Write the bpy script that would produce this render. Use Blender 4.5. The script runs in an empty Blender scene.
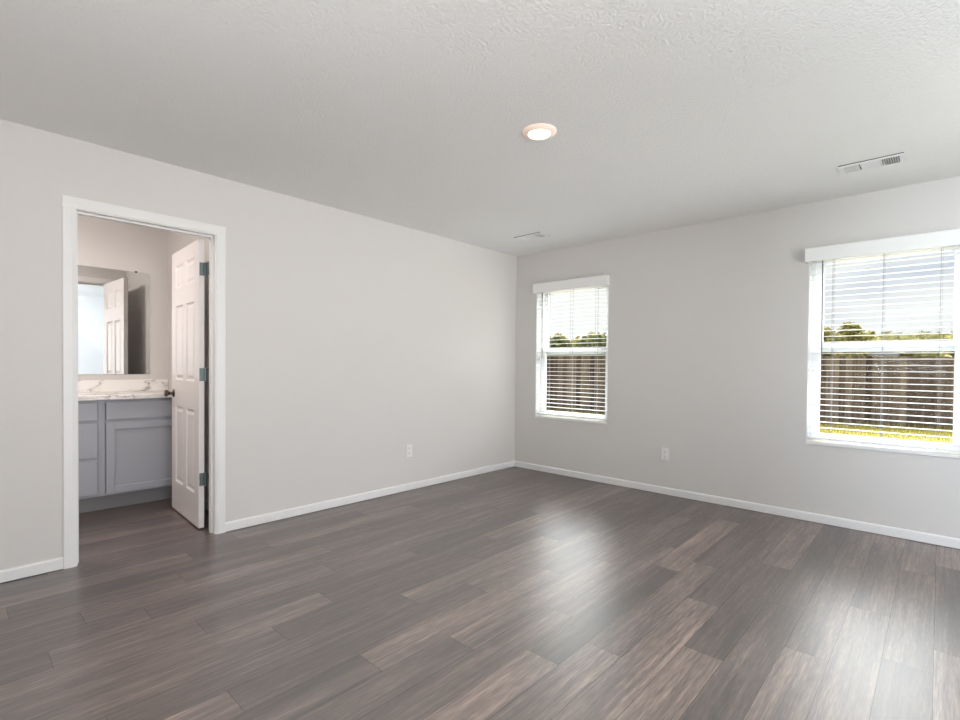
import bpy, bmesh, math, random
from mathutils import Vector, Matrix
R = math.radians
rng = random.Random(7)
scene = bpy.context.scene
col = scene.collection

# ------------------------------------------------------------------ camera
cam_d = bpy.data.cameras.new('camera')
cam_d.sensor_fit = 'HORIZONTAL'; cam_d.sensor_width = 36.0
cam_d.lens = 496.31 / 960 * 36.0
cam_d.shift_y = 12.83 / 960
cam_d.clip_start = 0.02; cam_d.clip_end = 400
cam = bpy.data.objects.new('camera', cam_d); col.objects.link(cam)
_r = Vector((0.7331, 0.6801, 0.0092)).normalized()
_f = Vector((-0.6799, 0.7331, -0.0148)); _f = (_f - _r * _f.dot(_r)).normalized()
_u = _r.cross(_f)
cam.matrix_world = Matrix(((_r.x, _u.x, -_f.x, 3.6254), (_r.y, _u.y, -_f.y, -4.5142),
                           (_r.z, _u.z, -_f.z, 1.1736), (0, 0, 0, 1)))
scene.camera = cam

# ------------------------------------------------------------------ sky, sun, added fill lights, exposure
def lin(r, g, b):
    f = lambda c: (c / 12.92 if c <= 0.04045 else ((c + 0.055) / 1.055) ** 2.4)
    return (f(r / 255), f(g / 255), f(b / 255), 1.0)

world = bpy.data.worlds.new('sky'); scene.world = world
world.use_nodes = True
nt = world.node_tree; nt.nodes.clear()
w_out = nt.nodes.new('ShaderNodeOutputWorld'); w_bg = nt.nodes.new('ShaderNodeBackground')
w_tc = nt.nodes.new('ShaderNodeTexCoord'); w_sep = nt.nodes.new('ShaderNodeSeparateXYZ')
nt.links.new(w_tc.outputs['Generated'], w_sep.inputs[0])
w_ramp = nt.nodes.new('ShaderNodeValToRGB')                  # colour by height above the horizon
e = w_ramp.color_ramp.elements
e[0].position = 0.0; e[0].color = (0.86, 0.86, 0.87, 1)
e[1].position = 1.0; e[1].color = (0.75, 0.95, 1.35, 1)
for p_, c_ in ((0.06, (0.86, 0.86, 0.88, 1)), (0.16, (0.60, 0.67, 0.80, 1)), (0.24, (0.95, 1.05, 1.25, 1)), (0.32, (11.8, 12.0, 12.4, 1)), (0.7, (11.0, 11.3, 11.9, 1))):
    x_ = e.new(p_); x_.color = c_
nt.links.new(w_sep.outputs['Z'], w_ramp.inputs[0])
w_map = nt.nodes.new('ShaderNodeMapping'); w_map.inputs['Scale'].default_value = (2.2, 2.2, 9.0)
nt.links.new(w_tc.outputs['Generated'], w_map.inputs[0])
w_noise = nt.nodes.new('ShaderNodeTexNoise'); w_noise.inputs['Scale'].default_value = 1.6; w_noise.inputs['Detail'].default_value = 5
nt.links.new(w_map.outputs[0], w_noise.inputs['Vector'])
w_cl = nt.nodes.new('ShaderNodeMapRange'); w_cl.inputs[1].default_value = 0.42; w_cl.inputs[2].default_value = 0.66
nt.links.new(w_noise.outputs[0], w_cl.inputs[0])
w_mix = nt.nodes.new('ShaderNodeMix'); w_mix.data_type = 'RGBA'; w_mix.blend_type = 'LIGHTEN'
w_mix.inputs[7].default_value = (1.05, 1.05, 1.05, 1)
w_bank = nt.nodes.new('ShaderNodeMapRange')                  # a cloud bank towards the corner side
w_bank.inputs[1].default_value = -0.22; w_bank.inputs[2].default_value = -0.48
w_max = nt.nodes.new('ShaderNodeMath'); w_max.operation = 'MAXIMUM'
nt.links.new(w_sep.outputs['X'], w_bank.inputs[0]); nt.links.new(w_bank.outputs[0], w_max.inputs[0]); nt.links.new(w_cl.outputs[0], w_max.inputs[1])
nt.links.new(w_max.outputs[0], w_mix.inputs[0]); nt.links.new(w_ramp.outputs[0], w_mix.inputs[6])
nt.links.new(w_mix.outputs[2], w_bg.inputs[0])
w_side = nt.nodes.new('ShaderNodeMapRange')                  # the sky is brighter on the sunny side beyond the fence
w_side.inputs[1].default_value = -0.25; w_side.inputs[2].default_value = 0.45; w_side.inputs[3].default_value = 0.22; w_side.inputs[4].default_value = 1.0
nt.links.new(w_sep.outputs['Y'], w_side.inputs[0]); nt.links.new(w_side.outputs[0], w_bg.inputs[1])
nt.links.new(w_bg.outputs[0], w_out.inputs[0])

sun_d = bpy.data.lights.new('sun', 'SUN'); sun_d.energy = 8.0; sun_d.angle = R(0.6); sun_d.color = (1.0, 0.94, 0.84)
sun = bpy.data.objects.new('sun', sun_d); col.objects.link(sun)
sun.rotation_euler = Vector((0.42, 0.38, 0.82)).to_track_quat('Z', 'Y').to_euler()

def area_light(name, loc, target, sx, sy, power, color, shape='RECTANGLE'):
    d = bpy.data.lights.new(name, 'AREA'); d.shape = shape; d.size = sx; d.size_y = sy
    d.energy = power; d.color = color
    o = bpy.data.objects.new(name, d); col.objects.link(o); o.location = loc
    o.rotation_euler = (Vector(loc) - Vector(target)).to_track_quat('Z', 'Y').to_euler()
    return o
FILL_TINT = (0.95, 0.965, 1.0)
area_light('side_window_fill', (5.30, -1.45, 1.35), (0, -1.45, 1.2), 0.95, 1.45, 36, FILL_TINT)  # added fill outside the added side window, brightens the door wall
area_light('window_side_fill', (4.75, -1.9, 0.7), (0.0, -0.95, 1.75), 0.8, 0.8, 7.0, (0.95, 0.965, 1.0)).data.spread = R(68)  # added fill, lifts the corner end of the door wall and the ceiling
area_light('door_wall_fill', (4.8, -4.0, 1.5), (0.0, -4.1, 1.6), 1.3, 1.3, 29, (1.0, 0.98, 0.97)).data.spread = R(125)  # unseen fill added to brighten the wall around the bathroom door
area_light('ceiling_fill', (3.2, -5.0, 0.9), (2.4, -3.0, 3.0), 1.4, 1.0, 24, (0.97, 0.98, 1.0))  # added fill aimed upward to lighten the ceiling
area_light('cool_side_wall_fill', (3.3, -5.4, 1.6), (5.0, -2.6, 1.5), 1.0, 1.0, 62, (0.76, 0.87, 1.0)).data.spread = R(80)  # cool fill added to brighten the side wall reflected in the mirror

scene.view_settings.view_transform = 'Standard'
scene.view_settings.look = 'None'
scene.view_settings.gamma = 1.0
scene.view_settings.use_curve_mapping = False
scene.view_settings.exposure = 0.0
try:
    scene.cycles.max_bounces = 12; scene.cycles.diffuse_bounces = 6; scene.cycles.transparent_max_bounces = 24
    scene.cycles.use_denoising = True; scene.cycles.sample_clamp_indirect = 8
    scene.cycles.caustics_reflective = False; scene.cycles.caustics_refractive = False
except Exception:
    pass

# ------------------------------------------------------------------ helpers
def tag(o, label=None, cat=None, group=None, kind=None):
    if label: o['label'] = label
    if cat: o['category'] = cat
    if group: o['group'] = group
    if kind: o['kind'] = kind
    return o

def empty(name, loc=(0, 0, 0), rz=0, parent=None):
    o = bpy.data.objects.new(name, None); col.objects.link(o)
    o.empty_display_size = 0.05; o.location = loc; o.rotation_euler = (0, 0, rz)
    if parent: o.parent = parent
    return o

class MB:
    """Collects shapes into one mesh object."""
    def __init__(self): self.bm = bmesh.new()
    def box(self, x0, x1, y0, y1, z0, z1):
        v = [self.bm.verts.new(p) for p in ((x0, y0, z0), (x1, y0, z0), (x1, y1, z0), (x0, y1, z0),
                                            (x0, y0, z1), (x1, y0, z1), (x1, y1, z1), (x0, y1, z1))]
        for f in ((3, 2, 1, 0), (4, 5, 6, 7), (0, 1, 5, 4), (1, 2, 6, 5), (2, 3, 7, 6), (3, 0, 4, 7)):
            self.bm.faces.new([v[i] for i in f])
        return self
    def poly(self, pts):
        return self.bm.faces.new([self.bm.verts.new(p) for p in pts])
    def prism(self, prof, axis, a, b):
        """Extrude a closed 2-D profile along an axis from a to b."""
        def P(u, v, t): return {'x': (t, u, v), 'y': (u, t, v), 'z': (u, v, t)}[axis]
        n = len(prof)
        A = [self.bm.verts.new(P(u, v, a)) for u, v in prof]; B = [self.bm.verts.new(P(u, v, b)) for u, v in prof]
        for i in range(n):
            self.bm.faces.new((A[i], A[(i + 1) % n], B[(i + 1) % n], B[i]))
        self.bm.faces.new(A[::-1]); self.bm.faces.new(B)
        return self
    def lathe(self, prof, center, axis=(0, 0, 1), seg=32):
        """prof: (radius, height) pairs from end to end."""
        ax = Vector(axis).normalized(); q = Vector((0, 0, 1)).rotation_difference(ax); c = Vector(center)
        rings = []
        for r_, h in prof:
            if r_ < 1e-6: rings.append([self.bm.verts.new(c + q @ Vector((0, 0, h)))])
            else: rings.append([self.bm.verts.new(c + q @ Vector((r_ * math.cos(2 * math.pi * k / seg), r_ * math.sin(2 * math.pi * k / seg), h))) for k in range(seg)])
        for a, b in zip(rings, rings[1:]):
            for k in range(seg):
                k2 = (k + 1) % seg
                if len(a) == 1: self.bm.faces.new((a[0], b[k], b[k2]))
                elif len(b) == 1: self.bm.faces.new((a[k], a[k2], b[0]))
                else: self.bm.faces.new((a[k], a[k2], b[k2], b[k]))
        return self
    def rod(self, p, q, r, seg=10):
        p = Vector(p); q = Vector(q); L = (q - p).length
        return self.lathe([(0, 0), (r, 0), (r, L), (0, L)], p, q - p, seg)
    def build(self, name, mat, parent=None, bevel=0, smooth=False, loc=None):
        bmesh.ops.recalc_face_normals(self.bm, faces=self.bm.faces[:])
        me = bpy.data.meshes.new(name); self.bm.to_mesh(me); self.bm.free()
        if smooth:
            for p in me.polygons: p.use_smooth = True
        o = bpy.data.objects.new(name, me); col.objects.link(o)
        if mat: me.materials.append(mat)
        if bevel:
            m = o.modifiers.new('edge', 'BEVEL'); m.width = bevel; m.segments = 2; m.limit_method = 'ANGLE'; m.angle_limit = R(40)
            m.harden_normals = False
        if smooth:
            try:
                m = o.modifiers.new('sharp', 'EDGE_SPLIT'); m.split_angle = R(40)
            except Exception: pass
        if parent: o.parent = parent
        if loc: o.location = loc
        return o

def copy_tree(o, parent=None):
    c = o.copy(); col.objects.link(c); c.parent = parent
    for ch in [k for k in bpy.data.objects if k.parent == o]:
        copy_tree(ch, c)
    return c

# ------------------------------------------------------------------ materials
def new_mat(name):
    m = bpy.data.materials.new(name); m.use_nodes = True
    n = m.node_tree.nodes; b = n.get('Principled BSDF')
    return m, m.node_tree, b

def plain(name, c, rough=0.5, metal=0.0, spec=0.5, bump=None, var=0.0):
    m, t, b = new_mat(name)
    b.inputs['Base Color'].default_value = c; b.inputs['Roughness'].default_value = rough
    b.inputs['Metallic'].default_value = metal; b.inputs['Specular IOR Level'].default_value = spec
    tc = t.nodes.new('ShaderNodeTexCoord')
    if var:
        nz = t.nodes.new('ShaderNodeTexNoise'); nz.inputs['Scale'].default_value = 6; nz.inputs['Detail'].default_value = 4
        t.links.new(tc.outputs['Object'], nz.inputs['Vector'])
        mx = t.nodes.new('ShaderNodeMix'); mx.data_type = 'RGBA'
        mx.inputs[6].default_value = tuple(k * (1 - var) for k in c[:3]) + (1,); mx.inputs[7].default_value = tuple(min(1, k * (1 + var)) for k in c[:3]) + (1,)
        t.links.new(nz.outputs[0], mx.inputs[0]); t.links.new(mx.outputs[2], b.inputs['Base Color'])
    if bump:
        sc, strength, dist = bump
        nz = t.nodes.new('ShaderNodeTexNoise'); nz.inputs['Scale'].default_value = sc; nz.inputs['Detail'].default_value = 3
        t.links.new(tc.outputs['Object'], nz.inputs['Vector'])
        bp = t.nodes.new('ShaderNodeBump'); bp.inputs['Strength'].default_value = strength; bp.inputs['Distance'].default_value = dist
        t.links.new(nz.outputs[0], bp.inputs['Height']); t.links.new(bp.outputs[0], b.inputs['Normal'])
    return m

M = {}
M['wall'] = plain('wall_paint', lin(214, 211, 207.5), 0.75, spec=0.25, bump=(110, 0.25, 0.004), var=0.008)
M['ceiling'] = plain('ceiling_knockdown', lin(236, 236, 235), 0.85, spec=0.2, bump=(80, 0.6, 0.009), var=0.008)
M['trim'] = plain('white_trim_paint', lin(233, 232, 231), 0.4, spec=0.4)
M['door'] = plain('white_door_paint', lin(234, 230, 228), 0.42, spec=0.4, bump=(220, 0.06, 0.001))
M['vinyl'] = plain('white_vinyl', lin(238, 240, 242), 0.35, spec=0.5)
M['slat'] = plain('white_faux_wood', lin(240, 240, 238), 0.45, spec=0.4)
M['cord'] = plain('ladder_cord', lin(150, 152, 158), 0.8)
M['wand'] = plain('clear_grey_wand', lin(105, 108, 108), 0.3)
M['plastic'] = plain('white_plastic', lin(232, 231, 230), 0.35)
M['slot'] = plain('dark_slot', lin(40, 38, 36), 0.6)
M['vent'] = plain('white_enamel', lin(232, 232, 231), 0.4)
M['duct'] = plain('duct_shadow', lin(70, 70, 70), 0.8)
M['nickel'] = plain('satin_nickel', lin(150, 152, 152), 0.32, metal=1.0)
M['hinge'] = plain('hinge_steel', lin(112, 122, 122), 0.42, metal=0.9)
M['knob'] = plain('dark_nickel', lin(105, 95, 88), 0.25, metal=1.0)
M['cab'] = plain('grey_cabinet_paint', lin(168, 171, 178), 0.45, spec=0.4, var=0.015)
M['cabin'] = plain('cabinet_gap', lin(62, 62, 64), 0.8)
M['toe'] = plain('toe_board', lin(130, 130, 131), 0.6)
M['siding'] = plain('siding_board', lin(190, 186, 178), 0.8)
M['roofing'] = plain('grey_shingle_roof', lin(62, 60, 61), 0.9, spec=0.05, var=0.1)
M['bark'] = plain('bark', lin(96, 82, 66), 0.9, var=0.15)
M['concrete'] = plain('bounce_slab_concrete', lin(200, 196, 188), 0.9, var=0.06)

def mirror_mat():
    m, t, b = new_mat('mirror_glass')
    b.inputs['Base Color'].default_value = (0.86, 0.88, 0.87, 1); b.inputs['Metallic'].default_value = 1; b.inputs['Roughness'].default_value = 0.01
    return m
M['mirror'] = mirror_mat()

def glass_mat():
    m = bpy.data.materials.new('window_glass'); m.use_nodes = True
    t = m.node_tree; t.nodes.clear()
    o = t.nodes.new('ShaderNodeOutputMaterial'); mx = t.nodes.new('ShaderNodeMixShader')
    tr = t.nodes.new('ShaderNodeBsdfTransparent'); tr.inputs[0].default_value = (0.95, 0.965, 0.96, 1)
    gl = t.nodes.new('ShaderNodeBsdfGlossy'); gl.inputs['Roughness'].default_value = 0.02
    fr = t.nodes.new('ShaderNodeFresnel'); fr.inputs[0].default_value = 1.07
    t.links.new(fr.outputs[0], mx.inputs[0]); t.links.new(tr.outputs[0], mx.inputs[1]); t.links.new(gl.outputs[0], mx.inputs[2])
    t.links.new(mx.outputs[0], o.inputs[0])
    return m
M['glass'] = glass_mat()

def lamp_mat():
    m, t, b = new_mat('lit_lens')
    b.inputs['Base Color'].default_value = (0.9, 0.85, 0.8, 1)
    b.inputs['Emission Color'].default_value = (1.0, 0.62, 0.38, 1); b.inputs['Emission Strength'].default_value = 22
    return m
M['lens'] = lamp_mat()

def floor_mat():
    m, t, b = new_mat('wood_plank_floor')
    N, L = t.nodes.new, t.links.new
    tc = N('ShaderNodeTexCoord')
    at = N('ShaderNodeAttribute'); at.attribute_name = 'tone'
    ai = N('ShaderNodeAttribute'); ai.attribute_name = 'pid'
    off = N('ShaderNodeVectorMath'); off.operation = 'MULTIPLY_ADD'
    cmb = N('ShaderNodeCombineXYZ')
    for k in range(3): L(ai.outputs['Fac'], cmb.inputs[k])
    off.inputs[1].default_value = (3.17, 7.31, 1.73)
    L(cmb.outputs[0], off.inputs[0]); L(tc.outputs['Object'], off.inputs[2])
    def noise(scale, detail, rough, dist=0.0):
        mp = N('ShaderNodeMapping'); mp.inputs['Scale'].default_value = scale
        L(off.outputs[0], mp.inputs[0])
        n = N('ShaderNodeTexNoise'); n.inputs['Scale'].default_value = 1; n.inputs['Detail'].default_value = detail
        n.inputs['Roughness'].default_value = rough; n.inputs['Distortion'].default_value = dist
        L(mp.outputs[0], n.inputs['Vector']); return n
    broad = noise((11, 1.0, 1), 4, 0.55, 0.3)
    streak = noise((62, 2.0, 1), 5, 0.6, 0.15)
    fine = noise((230, 14, 1), 2, 0.5)
    def mth(op, a, bb, c=None):
        n = N('ShaderNodeMath'); n.operation = op
        for i, v in enumerate((a, bb, c)):
            if v is None: continue
            if isinstance(v, (int, float)): n.inputs[i].default_value = v
            else: L(v, n.inputs[i])
        return n.outputs[0]
    s = mth('MULTIPLY_ADD', at.outputs['Fac'], 0.58, -0.02)
    s = mth('MULTIPLY_ADD', mth('SUBTRACT', broad.outputs[0], 0.5), 1.1, s)
    s = mth('MULTIPLY_ADD', mth('SUBTRACT', streak.outputs[0], 0.5), 1.35, s)
    s = mth('MULTIPLY_ADD', mth('SUBTRACT', fine.outputs[0], 0.5), 1.0, s)
    vein = noise((95, 3.0, 1), 4, 0.65, 0.3)           # thin dark pores along the grain
    vn = N('ShaderNodeMapRange'); vn.inputs[1].default_value = 0.56; vn.inputs[2].default_value = 0.70; vn.inputs[3].default_value = 0.0; vn.inputs[4].default_value = 0.30
    L(vein.outputs[0], vn.inputs[0])
    s = mth('SUBTRACT', s, vn.outputs[0])
    s = mth('ADD', s, 0.12)
    rp = N('ShaderNodeValToRGB'); el = rp.color_ramp.elements
    el[0].position = 0.0; el[0].color = lin(44, 33, 30); el[1].position = 1.0; el[1].color = lin(162, 141, 129)
    for p_, c_ in ((0.3, lin(79, 62, 56)), (0.55, lin(107, 88, 80)), (0.78, lin(135, 114, 103))):
        x = el.new(p_); x.color = c_
    L(s, rp.inputs[0]); L(rp.outputs[0], b.inputs['Base Color'])
    rr = mth('MULTIPLY_ADD', streak.outputs[0], 0.06, 0.33)
    L(rr, b.inputs['Roughness'])
    b.inputs['Specular IOR Level'].default_value = 1.0; b.inputs['IOR'].default_value = 2.1
    bp = N('ShaderNodeBump'); bp.inputs['Strength'].default_value = 0.12; bp.inputs['Distance'].default_value = 0.002
    L(mth('ADD', streak.outputs[0], fine.outputs[0]), bp.inputs['Height']); L(bp.outputs[0], b.inputs['Normal'])
    return m
M['floor'] = floor_mat()
M['subfloor'] = plain('plank_gap', lin(38, 31, 28), 0.8)

def marble_mat():
    m, t, b = new_mat('white_marble_laminate')
    N, L = t.nodes.new, t.links.new
    tc = N('ShaderNodeTexCoord'); mp = N('ShaderNodeMapping'); mp.inputs['Scale'].default_value = (1.9, 1.9, 4.6); mp.inputs['Rotation'].default_value = (R(28), 0, R(20))
    L(tc.outputs['Object'], mp.inputs[0])
    n = N('ShaderNodeTexNoise'); n.inputs['Scale'].default_value = 1.5; n.inputs['Detail'].default_value = 6; n.inputs['Distortion'].default_value = 0.8
    L(mp.outputs[0], n.inputs['Vector'])
    rp = N('ShaderNodeValToRGB'); el = rp.color_ramp.elements
    W = lin(240, 238, 234)
    el[0].position = 0.43; el[0].color = W; el[1].position = 0.56; el[1].color = W
    for p_, c_ in ((0.475, lin(230, 226, 221)), (0.492, lin(158, 154, 152)), (0.504, lin(226, 222, 218))):
        x = el.new(p_); x.color = c_
    L(n.outputs[0], rp.inputs[0]); L(rp.outputs[0], b.inputs['Base Color'])
    b.inputs['Roughness'].default_value = 0.25
    return m
M['marble'] = marble_mat()

def fence_mat():
    m, t, b = new_mat('weathered_fence_wood')
    N, L = t.nodes.new, t.links.new
    at = N('ShaderNodeAttribute'); at.attribute_name = 'tone'
    tc = N('ShaderNodeTexCoord'); mp = N('ShaderNodeMapping'); mp.inputs['Scale'].default_value = (14, 14, 1.2)
    L(tc.outputs['Object'], mp.inputs[0])
    n = N('ShaderNodeTexNoise'); n.inputs['Scale'].default_value = 1.5; n.inputs['Detail'].default_value = 5
    L(mp.outputs[0], n.inputs['Vector'])
    a = N('ShaderNodeMath'); a.operation = 'MULTIPLY_ADD'; a.inputs[1].default_value = 0.5
    L(at.outputs['Fac'], a.inputs[0]); L(n.outputs[0], a.inputs[2])
    s = N('ShaderNodeMath'); s.operation = 'SUBTRACT'; s.inputs[1].default_value = 0.25; L(a.outputs[0], s.inputs[0])
    rp = N('ShaderNodeValToRGB'); el = rp.color_ramp.elements
    el[0].position = 0.15; el[0].color = lin(56, 48, 45); el[1].position = 0.85; el[1].color = lin(128, 115, 107)
    x = el.new(0.5); x.color = lin(92, 81, 76)
    L(s.outputs[0], rp.inputs[0]); L(rp.outputs[0], b.inputs['Base Color'])
    b.inputs['Roughness'].default_value = 0.9; b.inputs['Specular IOR Level'].default_value = 0.1
    return m
M['fence'] = fence_mat()

def leafy(name, c0, c1, transl=0.35):
    m, t, b = new_mat(name)
    N, L = t.nodes.new, t.links.new
    g = N('ShaderNodeNewGeometry') ; rp = N('ShaderNodeMix'); rp.data_type = 'RGBA'
    rp.inputs[6].default_value = c0; rp.inputs[7].default_value = c1
    L(g.outputs['Random Per Island'], rp.inputs[0]); L(rp.outputs[2], b.inputs['Base Color'])
    b.inputs['Roughness'].default_value = 0.7; b.inputs['Specular IOR Level'].default_value = 0.15
    tr = N('ShaderNodeBsdfTranslucent'); L(rp.outputs[2], tr.inputs[0])
    mx = N('ShaderNodeMixShader'); mx.inputs[0].default_value = transl
    o = t.nodes.get('Material Output')
    L(b.outputs[0], mx.inputs[1]); L(tr.outputs[0], mx.inputs[2]); L(mx.outputs[0], o.inputs[0])
    return m
M['leaf'] = leafy('tree_leaves', lin(92, 90, 50), lin(160, 152, 92))
M['leaf_dark'] = leafy('dark_tree_leaves', lin(58, 64, 40), lin(112, 114, 70))
M['grass'] = leafy('sunlit_grass', lin(128, 124, 62), lin(176, 166, 96), 0.3)
M['lawn'] = plain('lawn_soil', lin(150, 142, 82), 0.95, spec=0.1, var=0.2)

# ------------------------------------------------------------------ room shell
H = 2.44
DY0, DY1, DZ = -3.999, -3.262, 2.042            # bathroom door opening (between jamb faces)
X_R, Y_F = 5.0, -5.8                            # unseen side wall and the wall behind the viewer
BX, BY0, BY1 = -1.70, -5.2, -3.09               # bathroom
WW = 0.89; W1, W2 = 0.293, 2.874; WZ0, WZ1 = 0.594, 2.05

def struct(o, label=None):
    o['kind'] = 'structure'
    if label: o['label'] = label
    return o

# floor planks, one face each: row offsets follow the photograph
PW, PL, PX = 0.1545, 1.2215, 0.0715
joint = {0: -1.96, 1: -2.285, 2: -3.10, 3: -3.64, 4: -4.09, 5: -3.875, 6: -3.015, 7: -3.745, 8: -3.215, 9: -3.53, 10: -2.935,
         11: -3.833, 12: -3.38, 13: -3.035, 14: -2.52, 15: -2.88, 16: -2.66, 17: -0.72, 18: -2.40, 20: -2.11, 21: -1.47, 22: -1.927, 23: -1.703}
# tone of single boards the photograph shows clearly lighter or darker: (row, board start y rounded) -> tone
tones = {}
def tone_at(row, y, v): tones[(row, math.floor((y - joint[row]) / PL + 1e-6))] = v
for row, y, v in ((15, -2.0, .08), (15, -3.2, .75), (15, -1.2, .85), (12, -3.0, .85), (12, -3.8, .25), (8, -3.0, .15), (8, -3.6, .7),
                  (10, -2.6, .75), (10, -3.4, .2), (9, -3.2, .12), (9, -3.9, .55), (7, -3.4, .3), (7, -4.2, .6), (6, -2.6, .45), (6, -3.6, .75),
                  (3, -3.2, .25), (3, -4.0, .5), (4, -3.8, .6), (4, -4.5, .3), (5, -3.4, .25), (5, -4.2, .45), (1, -2.6, .12), (1, -1.6, .6),
                  (2, -3.5, .15), (2, -2.7, .65), (18, -1.8, .12), (18, -0.8, .85), (18, -2.9, .75), (16, -1.0, .2), (16, -2.0, .6), (17, -0.3, .5), (17, -1.2, .3),
                  (20, -0.4, .55), (20, -1.4, .4), (22, -0.4, .65), (22, -1.2, .4), (23, -0.2, .8), (23, -1.0, .3), (21, -0.8, .5), (14, -2.0, .55), (14, -3.0, .5),
                  (13, -2.6, .6), (13, -3.5, .4), (11, -3.3, .3), (0, -1.4, .35), (0, -2.4, .55)):
    tone_at(row, y, v)
fb = bmesh.new()
lt = fb.faces.layers.float.new('tone'); lp = fb.faces.layers.float.new('pid')
g = 0.0004
pid = 0
for row in range(-12, 32):
    xa, xb = PX + PW * row + g, PX + PW * (row + 1) - g
    j0 = joint.get(row, -rng.random() * PL)
    k0 = math.floor((Y_F - j0) / PL)
    k = k0
    while j0 + k * PL < 0:
        ya, yb = max(j0 + k * PL + g, Y_F), min(j0 + (k + 1) * PL - g, 0.0)
        tn = tones.get((row, k), rng.random() * 0.8 + 0.05)
        xl, xr = max(xa, BX), min(xb, X_R)
        if yb - ya > 0.004 and xr - xl > 0.004:
            f = fb.faces.new([fb.verts.new(p) for p in ((xl, ya, 0), (xr, ya, 0), (xr, yb, 0), (xl, yb, 0))])
            f[lt] = tn; f[lp] = pid * 0.37
        pid += 1; k += 1
# the board body under the faces
v = [fb.verts.new(p) for p in ((BX, Y_F, -0.0015), (X_R, Y_F, -0.0015), (X_R, 0, -0.0015), (BX, 0, -0.0015), (BX, Y_F, -0.12), (X_R, Y_F, -0.12), (X_R, 0, -0.12), (BX, 0, -0.12))]
for f in ((0, 1, 2, 3), (7, 6, 5, 4), (4, 5, 1, 0), (5, 6, 2, 1), (6, 7, 3, 2), (7, 4, 0, 3)):
    fb.faces.new([v[i] for i in f]).material_index = 1
me = bpy.data.meshes.new('floor'); fb.to_mesh(me); fb.free()
me.materials.append(M['floor']); me.materials.append(M['subfloor'])
floor = bpy.data.objects.new('floor', me); col.objects.link(floor); struct(floor)

struct(MB().box(BX - 0.15, X_R + 0.15, Y_F - 0.15, 0.15, H, H + 0.12).build('ceiling', M['ceiling']))

w = MB()                                         # wall with the bathroom door
j = 0.018
w.box(-0.115, 0, Y_F, DY0 - j, 0, H).box(-0.115, 0, DY1 + j, 0, 0, H).box(-0.115, 0, DY0 - j, DY1 + j, DZ + j, H)
struct(w.build('wall_left', M['wall']))

def holed_wall(name, x0, x1, y0, y1, holes):
    """holes: (x0, x1, z0, z1) sorted along x."""
    m = MB(); x = x0
    for a, b, z0, z1 in holes:
        m.box(x, a, y0, y1, 0, H)
        if z0 > 0: m.box(a, b, y0, y1, 0, z0)
        m.box(a, b, y0, y1, z1, H); x = b
    m.box(x, x1, y0, y1, 0, H)
    return struct(m.build(name, M['wall']))
holed_wall('wall_back', -0.115, X_R + 0.15, 0.0, 0.15, [(W1, W1 + WW, WZ0, WZ1), (W2, W2 + WW, WZ0, WZ1)])
m = MB()                                         # unseen side wall, opening cut for the added window
m.box(X_R, X_R + 0.15, Y_F, -1.9, 0, H).box(X_R, X_R + 0.15, -1.0, 0, 0, H).box(X_R, X_R + 0.15, -1.9, -1.0, WZ1, H).box(X_R, X_R + 0.15, -1.9, -1.0, 0, WZ0)
struct(m.build('wall_right', M['wall']))
struct(MB().box(BX, X_R + 0.15, Y_F - 0.15, Y_F, 0, H).build('wall_front', M['wall']))
struct(MB().box(BX - 0.15, BX, Y_F, BY1 + 0.12, 0, H).build('wall_bathroom_back', M['wall']))
struct(MB().box(BX, -0.115, BY1, BY1 + 0.12, 0, H).build('wall_bathroom_side', M['wall']))
struct(MB().box(BX, -0.115, BY0 - 0.12, BY0, 0, H).build('wall_bathroom_end', M['wall']))

# baseboards
def base_prof(s=1):
    return [(0, 0.004), (0.012 * s, 0.004), (0.012 * s, 0.058), (0.008 * s, 0.066), (0, 0.068)]
struct(MB().prism(base_prof(), 'y', Y_F, DY0 - 0.066).prism(base_prof(), 'y', DY1 + 0.057, 0).build('baseboard_left', M['trim']))
struct(MB().prism([(-u, v_) for u, v_ in base_prof()], 'x', 0.0, X_R).build('baseboard_back', M['trim']))
struct(MB().prism([(BY1 - u, v_) for u, v_ in base_prof()], 'x', -1.14, -0.13).build('baseboard_bathroom', M['trim']))
struct(MB().prism([(X_R - u, v_) for u, v_ in base_prof()], 'y', Y_F, -0.012).build('baseboard_right', M['trim']))

# door casing on both faces of the wall, jamb with stop
cw = 0.060
c = MB()
for xa, xb, s in ((0.0, 0.014, 1), (-0.129, -0.115, -1)):
    o_, i_ = (0.0, 0.014) if s > 0 else (-0.115, -0.129)
    def prof(e0, e1):                            # tapered casing: thin on the opening side
        return [(o_, e0), (o_, e1), (o_ + (i_ - o_) * 0.62, e1), (i_, e1 + (e0 - e1) * 0.30), (i_, e0 + (e1 - e0) * 0.06), (o_ + (i_ - o_) * 0.8, e0)]
    c.prism(prof(DY0 - 0.005 - cw, DY0 - 0.005), 'z', 0, DZ + 0.005)
    c.prism(prof(DY1 + 0.005 + cw, DY1 + 0.005), 'z', 0, DZ + 0.005)
    c.prism([(x, z) for x, z in prof(DZ + 0.005 + cw, DZ + 0.005)], 'y', DY0 - 0.005 - cw, DY1 + 0.005 + cw)
struct(c.build('trim_1', M['trim']), 'white painted casing around the bathroom doorway')
jm = MB()
jm.box(-0.115, 0, DY0 - j, DY0, 0, DZ + j).box(-0.115, 0, DY1, DY1 + j, 0, DZ + j).box(-0.115, 0, DY0, DY1, DZ, DZ + j)
jm.box(-0.078, -0.044, DY0, DY0 + 0.011, 0, DZ).box(-0.078, -0.044, DY1 - 0.011, DY1, 0, DZ).box(-0.078, -0.044, DY0 + 0.011, DY1 - 0.011, DZ - 0.011, DZ)
struct(jm.build('trim_2', M['trim']), 'white door jamb with stop')

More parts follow.
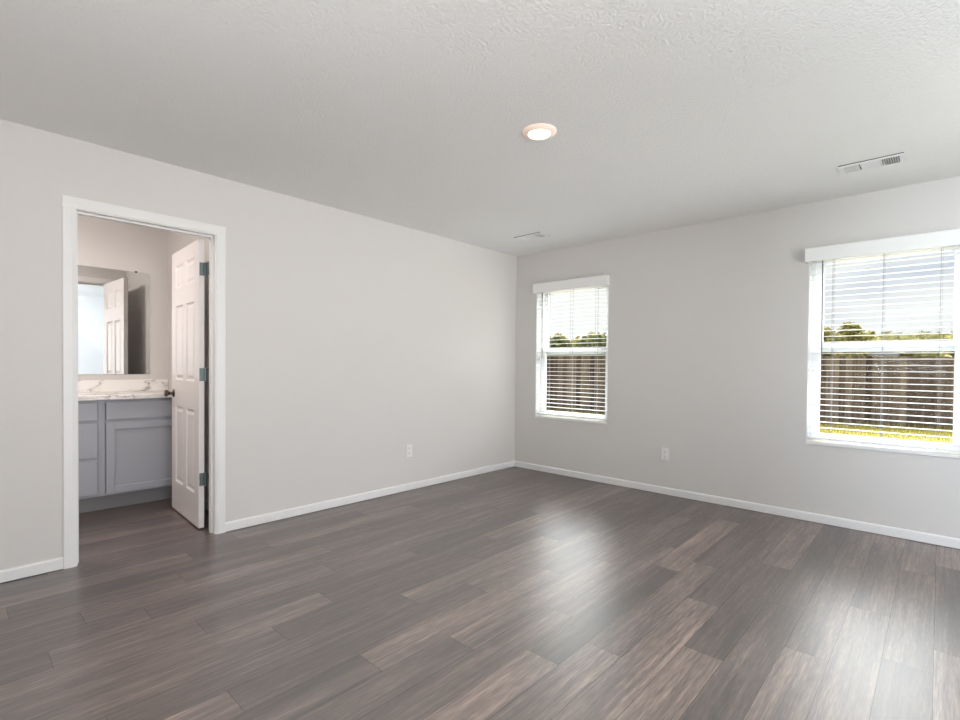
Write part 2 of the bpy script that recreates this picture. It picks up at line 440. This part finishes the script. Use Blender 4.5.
# ------------------------------------------------------------------ bathroom door leaf
LEN, TH, DH = 0.735, 0.035, 2.025
ux = Vector((-0.737, 0.036, 0)).normalized()
door = struct(empty('door_1', (-0.172, -3.3085, 0.012), math.atan2(ux.y, ux.x)), 'white six panel door standing open into the bathroom')
# local: x from hinge edge to free edge, y = 0 is the face towards the room side, thickness towards -y (local)
def door_leaf():
    m = MB(); bm = m.bm
    sx = [0.0, 0.110, 0.325, 0.410, 0.625, LEN]
    sz = [0.0, 0.229, 0.822, 1.029, 1.603, 1.740, 1.915, DH]
    d = 0.009
    for face in (0, 1):
        y = 0.0 if face == 0 else -TH
        s = -1 if face == 0 else 1               # into the wood
        for a in range(5):
            for b in range(7):
                x0, x1, z0, z1 = sx[a], sx[a + 1], sz[b], sz[b + 1]
                if a in (1, 3) and b in (1, 3, 5):
                    rings = []
                    for inset, dep in ((0, 0), (0.010, d), (0.022, d), (0.040, 0.003)):
                        rings.append([bm.verts.new(p) for p in ((x0 + inset, y + s * dep, z0 + inset), (x1 - inset, y + s * dep, z0 + inset),
                                                                (x1 - inset, y + s * dep, z1 - inset), (x0 + inset, y + s * dep, z1 - inset))])
                    for r0, r1 in zip(rings, rings[1:]):
                        for k in range(4):
                            bm.faces.new((r0[k], r0[(k + 1) % 4], r1[(k + 1) % 4], r1[k]))
                    bm.faces.new(rings[-1])
                else:
                    bm.faces.new([bm.verts.new(p) for p in ((x0, y, z0), (x1, y, z0), (x1, y, z1), (x0, y, z1))])
    for q in (((0, 0, 0), (0, -TH, 0), (0, -TH, DH), (0, 0, DH)), ((LEN, 0, 0), (LEN, -TH, 0), (LEN, -TH, DH), (LEN, 0, DH)),
              ((0, 0, 0), (LEN, 0, 0), (LEN, -TH, 0), (0, -TH, 0)), ((0, 0, DH), (LEN, 0, DH), (LEN, -TH, DH), (0, -TH, DH))):
        m.poly(q)
    bmesh.ops.remove_doubles(bm, verts=bm.verts[:], dist=0.0002)
    return m.build('door_panel', M['door'], door)
leaf = door_leaf()
for z in (0.342, 1.080, 1.818):                  # hinges: leaf on the door edge, knuckle, leaf on the jamb
    h = MB()
    h.box(-0.003, 0.001, -0.033, -0.004, z - 0.045, z + 0.045)
    h.rod((-0.010, -TH - 0.004, z - 0.046), (-0.010, -TH - 0.004, z + 0.046), 0.0065)
    h.box(-0.012, 0.0, -TH - 0.003, -0.028, z - 0.045, z + 0.045)
    h.box(-0.075, -0.010, -TH - 0.0105, -TH - 0.0075, z - 0.045, z + 0.045)
    h.build('hinge', M['hinge'], door, bevel=0.001)
kx, kz = LEN - 0.062, 0.920
for s, y0 in ((1, 0.0), (-1, -TH)):
    MB().lathe([(0, 0), (0.031, 0), (0.031, 0.004), (0.026, 0.009), (0.012, 0.012), (0.0105, 0.030), (0.016, 0.036), (0.0255, 0.046), (0.0265, 0.056), (0.021, 0.064), (0, 0.067)],
               (kx, y0, kz), (0, s, 0), 28).build('door_knob', M['knob'], door, smooth=True)
MB().box(LEN - 0.001, LEN + 0.0015, -0.029, -0.006, kz - 0.028, kz + 0.028).build('latch_plate', M['hinge'], door)

# ------------------------------------------------------------------ windows
def make_window(idx, x0):
    x1 = x0 + WW
    def ring(m, a0, a1, b0, b1, y0, y1, wl, wb, wt):
        m.box(a0, a0 + wl, y0, y1, b0, b1).box(a1 - wl, a1, y0, y1, b0, b1)
        m.box(a0 + wl, a1 - wl, y0, y1, b0, b0 + wb).box(a0 + wl, a1 - wl, y0, y1, b1 - wt, b1)
        return m
    z0, z1 = WZ0 + 0.023, WZ1
    fr = struct(ring(MB(), x0, x1, z0, z1, 0.078, 0.148, 0.034, 0.016, 0.034).build('window_%d' % idx, M['vinyl'], bevel=0.002))
    lo = ring(MB(), x0 + 0.034, x1 - 0.034, z0 + 0.016, 1.370, 0.082, 0.110, 0.036, 0.034, 0.040).build('lower_sash', M['vinyl'], fr, bevel=0.002)
    up = ring(MB(), x0 + 0.034, x1 - 0.034, 1.302, z1 - 0.034, 0.112, 0.140, 0.046, 0.042, 0.040).build('upper_sash', M['vinyl'], fr, bevel=0.002)
    MB().box(x0 + 0.072, x1 - 0.072, 0.094, 0.098, z0 + 0.051, 1.329).build('window_pane', M['glass'], lo)
    MB().box(x0 + 0.081, x1 - 0.081, 0.124, 0.128, 1.345, z1 - 0.075).build('window_pane', M['glass'], up)
    MB().box(x0 + WW / 2 - 0.03, x0 + WW / 2 + 0.03, 0.074, 0.084, 1.352, 1.368).build('sash_lock', M['vinyl'], fr, bevel=0.002)
    MB().box(x0, x0 + 0.003, 0.001, 0.078, z0, z1).box(x1 - 0.003, x1, 0.001, 0.078, z0, z1).box(x0 + 0.003, x1 - 0.003, 0.001, 0.078, z1 - 0.003, z1).build('jamb_liner', M['vinyl'], fr)
    MB().box(x0, x1, -0.012, 0.078, WZ0, WZ0 + 0.022).build('window_sill', M['trim'], fr, bevel=0.003)
make_window(1, W1); make_window(2, W2)
# window added in the unseen side wall to admit fill light
m = MB(); ya, yb, za, zb = -1.9, -1.0, WZ0, WZ1
m.box(X_R + 0.05, X_R + 0.12, ya, ya + 0.05, za, zb).box(X_R + 0.05, X_R + 0.12, yb - 0.05, yb, za, zb)
m.box(X_R + 0.05, X_R + 0.12, ya + 0.05, yb - 0.05, za, za + 0.05).box(X_R + 0.05, X_R + 0.12, ya + 0.05, yb - 0.05, zb - 0.05, zb).box(X_R + 0.06, X_R + 0.11, ya + 0.05, yb - 0.05, 1.3, 1.37)
w3 = struct(m.build('window_3', M['vinyl'], bevel=0.003))
for z0_, z1_ in ((za + 0.05, 1.3), (1.37, zb - 0.05)):
    MB().box(X_R + 0.083, X_R + 0.087, ya + 0.05, yb - 0.05, z0_, z1_).build('window_pane', M['glass'], w3)

# ------------------------------------------------------------------ blinds
def make_blind(x0, label, wand_x, ov):
    x1 = x0 + WW
    b = empty('window_blind', (x0 + WW / 2, 0, WZ0 + 0.022)); O = Vector(b.location)
    tag(b, label, 'window blind', 'white horizontal slat blinds')
    T = (-O.x, -O.y, -O.z)
    def B(mb, name, mat, **k):
        return mb.build(name, mat, b, loc=T, **k)
    v = MB()                                      # valance with short returns to the wall
    v.prism([(-0.060, 1.983), (-0.060, 2.078), (-0.056, 2.086), (-0.050, 2.086), (-0.048, 2.080), (-0.048, 1.983)], 'x', x0 - ov, x1 + ov)
    v.box(x0 - ov, x0 - ov + 0.011, -0.049, -0.001, 1.984, 2.084).box(x1 + ov - 0.011, x1 + ov, -0.049, -0.001, 1.984, 2.084)
    B(v, 'valance', M['slat'])
    B(MB().box(x0 + 0.005, x1 - 0.005, 0.003, 0.058, 1.998, 2.046), 'headrail', M['slat'])
    s = MB()
    for k in range(31):
        z = 0.680 + 0.0434 * k
        if z > 1.985: break
        n = 4                                     # shallow crown across the slat
        top = [(0.005 + 0.050 * i / n, z + 0.0015 + 0.0014 * (1 - (2 * i / n - 1) ** 2)) for i in range(n + 1)]
        bot = [(y, q - 0.003) for y, q in reversed(top)]
        s.prism(top + bot, 'x', x0 + 0.007, x1 - 0.007)
    B(s, 'slats', M['slat'])
    B(MB().box(x0 + 0.007, x1 - 0.007, 0.006, 0.054, 0.634, 0.650), 'bottom_rail', M['slat'], bevel=0.003)
    for dx in (0.150, WW / 2, WW - 0.146):
        c = MB()
        for y in (0.0036, 0.0564):
            c.box(x0 + dx - 0.0012, x0 + dx + 0.0012, y - 0.0006, y + 0.0006, 0.64, 2.0)
        c.box(x0 + dx + 0.008, x0 + dx + 0.0095, 0.029, 0.0305, 0.64, 2.0)
        B(c, 'ladder_cord', M['cord'])
    wd = MB().rod((wand_x, -0.014, 1.99), (wand_x + 0.004, -0.012, 1.255), 0.0042, 8)
    wd.rod((wand_x, -0.014, 1.985), (wand_x, 0.010, 2.01), 0.002, 6)
    B(wd, 'tilt_wand', M['wand'], smooth=True)
    return b
make_blind(W1, 'white slat blind on the window next to the room corner', 0.381, 0.008)
make_blind(W2, 'white slat blind on the window cut by the picture edge, far from the room corner', 2.962, 0.018)

# ------------------------------------------------------------------ outlets
def make_outlet(loc, rz, label):
    o = empty('wall_outlet', loc, rz)
    tag(o, label, 'outlet', 'duplex outlets on the walls')
    MB().box(-0.0355, 0.0355, -0.006, 0, -0.058, 0.058).build('cover_plate', M['plastic'], o, bevel=0.0025)
    for z in (-0.0225, 0.0225):
        rcp = MB().prism([(0.0165 * math.cos(a) * 1.02, z + 0.0150 * math.sin(a)) for a in [2 * math.pi * i / 24 for i in range(24)]], 'y', -0.0085, -0.003).build('receptacle', M['plastic'], o)
        sl = MB().box(-0.0075, -0.0052, -0.0092, -0.0075, z - 0.001, z + 0.008).box(0.0052, 0.0075, -0.0092, -0.0075, z - 0.001, z + 0.007)
        sl.lathe([(0, 0), (0.0026, 0), (0.0026, 0.0016), (0, 0.0016)], (0, -0.0076, z - 0.0075), (0, -1, 0), 12)
        sl.build('slots', M['slot'], rcp)
    MB().lathe([(0, 0), (0.0032, 0), (0.0026, 0.0015), (0, 0.0018)], (0, -0.0055, 0), (0, -1, 0), 12).build('screw', M['plastic'], o)
    return o
make_outlet((0.0, -1.572, 0.372), R(90), 'white duplex outlet on the door wall beyond the bathroom doorway')
make_outlet((1.778, 0.0, 0.373), 0, 'white duplex outlet low on the wall between the two windows')

# ------------------------------------------------------------------ ceiling light and vents
L_ = empty('recessed_light', (2.016, -2.325, H))
tag(L_, 'round white lit downlight with warm glow in the middle of the ceiling', 'ceiling light')
def ring_mat():
    m, t, b = new_mat('glowing_rim'); b.inputs['Base Color'].default_value = lin(240, 228, 218); b.inputs['Roughness'].default_value = 0.4
    b.inputs['Emission Color'].default_value = (1.0, 0.62, 0.42, 1); b.inputs['Emission Strength'].default_value = 0.25
    return m
MB().lathe([(0.058, -0.016), (0.066, -0.018), (0.085, -0.010), (0.092, -0.003), (0.092, 0.0), (0.058, 0.0), (0.058, -0.016)], (0, 0, 0), (0, 0, 1), 48).build('trim_ring', ring_mat(), L_, smooth=True)
MB().lathe([(0, -0.019), (0.04, -0.0185), (0.0575, -0.0165), (0.0575, -0.006), (0, -0.006)], (0, 0, 0), (0, 0, 1), 48).build('light_lens', M['lens'], L_, smooth=True)

def make_vent(loc, label):
    o = empty('ceiling_vent', loc)
    tag(o, label, 'air vent', 'white ceiling registers near the window wall')
    X, Y, b = 0.160, 0.088, 0.026
    m = MB()
    for a0, a1, c0, c1 in ((-X, X, -Y, -Y + b), (-X, X, Y - b, Y), (-X, -X + b, -Y + b, Y - b), (X - b, X, -Y + b, Y - b)):
        m.box(a0, a1, c0, c1, -0.010, -0.005)
    for xx in (-0.048, 0.048): m.box(xx - 0.004, xx + 0.004, -Y + b, Y - b, -0.010, -0.002)
    m.build('vent_frame', M['vent'], o, bevel=0.002)
    MB().box(-X + 0.003, X - 0.003, -Y + 0.003, -Y + 0.012, -0.005, 0).box(-X + 0.003, X - 0.003, Y - 0.012, Y - 0.003, -0.005, 0).build('shadow_strip', M['duct'], o)  # dark strips standing in for the shadow line under the frame lip
    MB().box(-X + b, X - b, -Y + b, Y - b, -0.0012, -0.0002).build('duct_opening', M['duct'], o)
    def louver(kind, a0, a1):
        q = MB(); t = 0.0016
        if kind == 'x':
            for i in range(6):
                y = -Y + b + 0.008 + i * 0.0205 * 0.98
                q.prism([(y, -0.0015), (y + t, -0.0015), (y + 0.009 + t, -0.011), (y + 0.009, -0.011)], 'x', a0, a1)
        else:
            d = -1 if a0 < 0 else 1
            n = 7
            for i in range(n):
                x = a0 + (a1 - a0) * (i + 0.3) / n
                q.prism([(x, -0.0015), (x + t, -0.0015), (x + d * 0.008 + t, -0.011), (x + d * 0.008, -0.011)], 'y', -Y + b, Y - b)
        q.build('louver_bank', M['vent'], o)
    louver('y', -X + b + 0.006, -0.052); louver('x', -0.044, 0.044); louver('y', 0.052, X - b - 0.006)
    return o
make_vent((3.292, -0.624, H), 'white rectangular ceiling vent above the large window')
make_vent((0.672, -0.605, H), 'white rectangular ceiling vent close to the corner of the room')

# ------------------------------------------------------------------ bathroom vanity
VY0, VY1, VF = -4.16, -3.10, -1.19
van = empty('vanity_cabinet', (-1.45, (VY0 + VY1) / 2, 0)); VO = van.location
tag(van, 'grey painted vanity cabinet with drawers and a framed door in the bathroom', 'cabinet')
VT = (-VO.x, -VO.y, 0)
bd = MB().box(BX + 0.004, VF - 0.02, VY0, VY1, 0.118, 0.876)
bd.build('cabinet_body', M['cab'], van, loc=VT)
ff = MB()                                         # face frame
for y0, y1 in ((VY0, VY0 + 0.036), (-3.705, -3.659), (VY1 - 0.03, VY1)): ff.box(VF - 0.02, VF, y0, y1, 0.118, 0.876)
for z0, z1 in ((0.118, 0.150), (0.850, 0.876)):
    ff.box(VF - 0.02, VF, VY0 + 0.036, -3.705, z0, z1).box(VF - 0.02, VF, -3.659, VY1 - 0.03, z0, z1)
for z0, z1 in ((0.395, 0.432), (0.686, 0.725)): ff.box(VF - 0.02, VF, VY0 + 0.036, -3.705, z0, z1)
ff.box(VF - 0.02, VF, -3.659, VY1 - 0.03, 0.686, 0.725)
ff.build('face_frame', M['cab'], van, loc=VT, bevel=0.001)
MB().box(BX + 0.02, -1.242, VY0 + 0.002, VY1 - 0.002, 0, 0.117).build('toe_kick', M['toe'], van, loc=VT)
for z0, z1 in ((0.138, 0.403), (0.426, 0.692), (0.719, 0.857)):
    MB().box(VF, VF + 0.019, VY0 + 0.024, -3.709, z0, z1).build('drawer', M['cab'], van, loc=VT, bevel=0.0025)
MB().box(VF, VF + 0.019, -3.655, VY1 - 0.014, 0.719, 0.857).build('false_drawer_front', M['cab'], van, loc=VT, bevel=0.0025)
dr = MB(); a0, a1, z0, z1, s = -3.655, VY1 - 0.014, 0.130, 0.694, 0.056
dr.box(VF, VF + 0.019, a0, a0 + s, z0, z1).box(VF, VF + 0.019, a1 - s, a1, z0, z1).box(VF, VF + 0.019, a0 + s, a1 - s, z0, z0 + s).box(VF, VF + 0.019, a0 + s, a1 - s, z1 - s, z1)
cd = dr.build('cabinet_door', M['cab'], van, loc=VT, bevel=0.002)
MB().box(VF + 0.001, VF + 0.009, a0 + s, a1 - s, z0 + s, z1 - s).build('door_panel', M['cab'], cd)

ct = MB().box(BX + 0.002, -1.142, VY0 - 0.01, BY1 - 0.001, 0.8765, 0.914).build('vanity_countertop', M['marble'], bevel=0.006)
tag(ct, 'white marble patterned countertop with backsplash on the grey bathroom vanity', 'countertop')
MB().box(BX + 0.001, BX + 0.020, VY0 - 0.01, BY1 - 0.001, 0.9145, 1.018).build('backsplash', M['marble'], ct, bevel=0.003)

mi = MB().box(BX + 0.0005, BX + 0.006, -4.14, -3.236, 1.068, 1.986).build('wall_mirror', M['mirror'])
tag(mi, 'frameless rectangular mirror on the bathroom wall above the vanity counter', 'mirror')
for y in (-3.341, -4.03):
    MB().box(BX + 0.0005, BX + 0.011, y - 0.010, y + 0.010, 1.979, 1.992).build('mirror_clip', M['knob'], mi, bevel=0.001)
# bathroom ceiling lamp, out of sight above the doorway head
bl = empty('bathroom_ceiling_light', (-0.72, -4.30, H))
tag(bl, 'round flush ceiling lamp inside the bathroom', 'ceiling light')
MB().lathe([(0.0, 0.0), (0.15, 0.0), (0.15, -0.03), (0.13, -0.035), (0, -0.035)], (0, 0, 0), (0, 0, 1), 32).build('lamp_base', M['vent'], bl)
bm_, bt_, bb_ = new_mat('bathroom_lens'); bb_.inputs['Emission Color'].default_value = (1.0, 0.90, 0.86, 1); bb_.inputs['Emission Strength'].default_value = 100
MB().lathe([(0.13, -0.036), (0.125, -0.06), (0.08, -0.08), (0, -0.088)], (0, 0, 0), (0, 0, 1), 32).build('lamp_shade', bm_, bl, smooth=True)

# ------------------------------------------------------------------ outdoors
GZ = -0.30
gr = MB()
gr.poly(((-120, 0.16, GZ), (120, 0.16, GZ), (120, 150, GZ), (-120, 150, GZ)))
gr.poly(((5.16, -30, GZ), (60, -30, GZ), (60, 0.16, GZ), (5.16, 0.16, GZ)))
struct(gr.build('ground', M['lawn']))
struct(MB().box(-3.0, 7.0, 0.15, 3.2, GZ, GZ + 0.1).build('ground_bounce_slab', M['concrete']))  # unseen pale slab added to bounce sunlight up to the ceiling

def fy(x): return 10.506 + 0.39 * x               # line of the fence
fa = math.atan(0.39); fd = Vector((math.cos(fa), math.sin(fa), 0)); fn = Vector((-math.sin(fa), math.cos(fa), 0))
fx0, flen = -9.6, 18.0
F = empty('board_fence', (fx0, fy(fx0), GZ), fa)
tag(F, 'weathered brown board fence at the far side of the sunny lawn', 'fence')
sec = 2.4
for si in range(int(flen / sec) + 1):
    bm = bmesh.new(); tl = bm.faces.layers.float.new('tone')
    for bi in range(17):
        x = si * sec + bi * sec / 17
        w_ = 0.1402 if rng.random() < 0.75 else 0.1365
        tn = rng.random(); h_ = 1.80 + rng.uniform(-0.012, 0.012); y0 = rng.uniform(-0.003, 0.003)
        pts = [(x, 0.02), (x + w_, 0.02), (x + w_, h_ - 0.03), (x + w_ - 0.025, h_), (x + 0.025, h_), (x, h_ - 0.03)]
        A = [bm.verts.new((p, y0, q)) for p, q in pts]; Bv = [bm.verts.new((p, y0 + 0.016, q)) for p, q in pts]
        fs = [bm.faces.new(A), bm.faces.new(Bv[::-1])] + [bm.faces.new((A[i], Bv[i], Bv[(i + 1) % 6], A[(i + 1) % 6])) for i in range(6)]
        for f in fs: f[tl] = tn
    me = bpy.data.meshes.new('board_panel'); bmesh.ops.recalc_face_normals(bm, faces=bm.faces[:]); bm.to_mesh(me); bm.free()
    me.materials.append(M['fence'])
    o = bpy.data.objects.new('board_panel', me); col.objects.link(o); o.parent = F
    MB().box(si * sec - 0.045, si * sec + 0.045, 0.056, 0.146, 0, 1.72).build('fence_post', M['fence'], F)
    for z in (0.25, 0.90, 1.50):
        MB().box(si * sec, (si + 1) * sec, 0.018, 0.056, z, z + 0.085).build('fence_rail', M['fence'], F)

# grass: uncountable blades on the lawn in front of the fence
gb = bmesh.new()
def blade(x, y, h, w_):
    a = rng.random() * math.pi; dx, dy = math.cos(a) * w_, math.sin(a) * w_
    lx, ly = rng.gauss(0, h * 0.35), rng.gauss(0, h * 0.35)
    gb.faces.new([gb.verts.new(p) for p in ((x - dx, y - dy, GZ), (x + dx, y + dy, GZ), (x + lx, y + ly, GZ + h))])
for i in range(26000):
    s_ = rng.random() * flen; d_ = -abs(rng.gauss(0, 1.6)) - 0.02
    p = Vector((fx0, fy(fx0), 0)) + fd * s_ + fn * d_
    if p.y > 3.4: blade(p.x, p.y, rng.uniform(0.03, 0.085) if d_ < -0.25 else rng.uniform(0.06, 0.24), rng.uniform(0.004, 0.010))
me = bpy.data.meshes.new('grass'); gb.to_mesh(me); gb.free(); me.materials.append(M['grass'])
go = bpy.data.objects.new('grass', me); col.objects.link(go)
tag(go, 'sunlit yellow green grass along the foot of the fence', 'grass', kind='stuff')

# neighbour's shed beyond the fence
sh = empty('garden_shed', (0.72, 40.0, GZ), R(4))
tag(sh, 'grey hip roof of a shed showing just over the fence', 'shed')
MB().box(-0.75, 0.75, -0.9, 0.9, 0, 2.38).build('shed_wall', M['siding'], sh)
rf = MB(); e_ = [(-0.92, -1.1, 2.38), (0.92, -1.1, 2.38), (0.92, 1.1, 2.38), (-0.92, 1.1, 2.38)]; rd = [(-0.45, 0, 2.76), (0.45, 0, 2.76)]
rf.poly((e_[0], e_[1], rd[1], rd[0])); rf.poly((e_[1], e_[2], rd[1])); rf.poly((e_[2], e_[3], rd[0], rd[1])); rf.poly((e_[3], e_[0], rd[0])); rf.poly(e_[::-1])
rf.build('shed_roof', M['roofing'], sh)

# trees beyond the fence
def crown_mesh(name, lumps, n, size, mat):
    bm = bmesh.new(); tot = sum(l[3] * l[4] for l in lumps)
    for cx, cy, cz, r_, rz in lumps:
        for i in range(int(n * r_ * rz / tot)):
            while True:
                q = Vector((rng.uniform(-1, 1), rng.uniform(-1, 1), rng.uniform(-1, 1)))
                if 0.25 < q.length < 1: break
            q = q * (1 - 0.25 * rng.random())
            c = Vector((cx + q.x * r_, cy + q.y * r_, cz + q.z * rz))
            u = Vector((rng.gauss(0, 1), rng.gauss(0, 1), rng.gauss(0, 1))).normalized(); v2 = u.orthogonal().normalized()
            s_ = size * rng.uniform(0.6, 1.4)
            bm.faces.new([bm.verts.new(c + k) for k in (u * s_, v2 * s_ * 0.6, -u * s_, -v2 * s_ * 0.6)])
    me = bpy.data.meshes.new(name); bm.to_mesh(me); bm.free(); me.materials.append(mat)
    return me
protos = [
    (crown_mesh('crown', [(0, 0, 3.0, 1.5, 1.4), (0.8, 0.3, 3.9, 1.0, 1.0), (-0.9, -0.2, 3.7, 1.0, 1.0), (0.1, 0.5, 4.7, 0.9, 0.8)], 2600, 0.19, M['leaf']), 3.2),
    (crown_mesh('crown', [(0, 0, 2.2, 1.9, 1.5), (1.0, 0, 2.6, 1.2, 1.1), (-1.0, 0.3, 2.4, 1.2, 1.1)], 2600, 0.19, M['leaf_dark']), 2.2),
    (crown_mesh('crown', [(0, 0, 1.7, 2.0, 1.5), (1.3, 0, 1.5, 1.2, 1.1), (-1.3, 0.3, 1.6, 1.2, 1.2)], 2600, 0.19, M['leaf']), 1.6),
]
kinds = ['tall open tree', 'dark bushy tree', 'low spreading olive tree']
spots = [  # x, y, kind, height, turn, which
    (-3.5, 45, 0, 5.00, .3, 'first from the wand side of the large window'),
    (-4.9, 66, 1, 5.84, 1.9, 'second from the wand side of the large window'),
    (-2.3, 55, 0, 5.97, 2.2, 'tallest on the skyline of the large window'),
    (-3.7, 88, 2, 7.05, .6, 'far back right after the tallest tree'),
    (-2.5, 100, 1, 7.53, 2.7, 'far back beside the grey shed roof'),
    (1.5, 45, 2, 4.54, 1.1, 'just past the shed in the large window'),
    (1.9, 76, 1, 6.14, .2, 'second past the shed in the large window'),
    (3.5, 55, 2, 4.97, 1.3, 'third past the shed in the large window'),
    (4.7, 66, 2, 5.46, .9, 'last whole one in the large window'),
    (6.6, 88, 1, 6.64, 2.1, 'cut off at the edge of the large window'),
    (-23.8, 45, 1, 5.41, .4, 'first from the outer edge of the corner window'),
    (-31.7, 57, 0, 6.27, 1.4, 'second from the outer edge of the corner window'),
    (-39.7, 68, 2, 6.70, 2.4, 'third from the outer edge of the corner window'),
    (-48.8, 80, 1, 7.05, .9, 'fourth from the outer edge of the corner window'),
    (-58.9, 92, 2, 7.92, 2.0, 'fourth from the corner end of the corner window'),
    (-69.5, 104, 0, 10.11, 0.6, 'third from the corner end of the corner window'),
    (-31.0, 45, 1, 5.22, 0.0, 'second from the corner end of the corner window'),
    (-49.1, 68, 2, 6.85, 1.7, 'nearest the corner end of the corner window'),
]
HT = [5.45, 3.75, 3.15]
for x, y, k, ht, tz, where in spots:
    s_ = ht / HT[k]
    t_ = empty('tree', (x, y, GZ), tz); t_.scale = (s_, s_, s_)
    tag(t_, kinds[k] + ' beyond the fence, ' + where, 'tree', 'trees beyond the fence')
    o = bpy.data.objects.new('crown', protos[k][0]); col.objects.link(o); o.parent = t_
    MB().lathe([(0.24, 0), (0.16, 0.6), (0.12, protos[k][1]), (0.0, protos[k][1] + 0.3)], (0, 0, 0), (0, 0, 1), 8).build('trunk', M['bark'], t_)
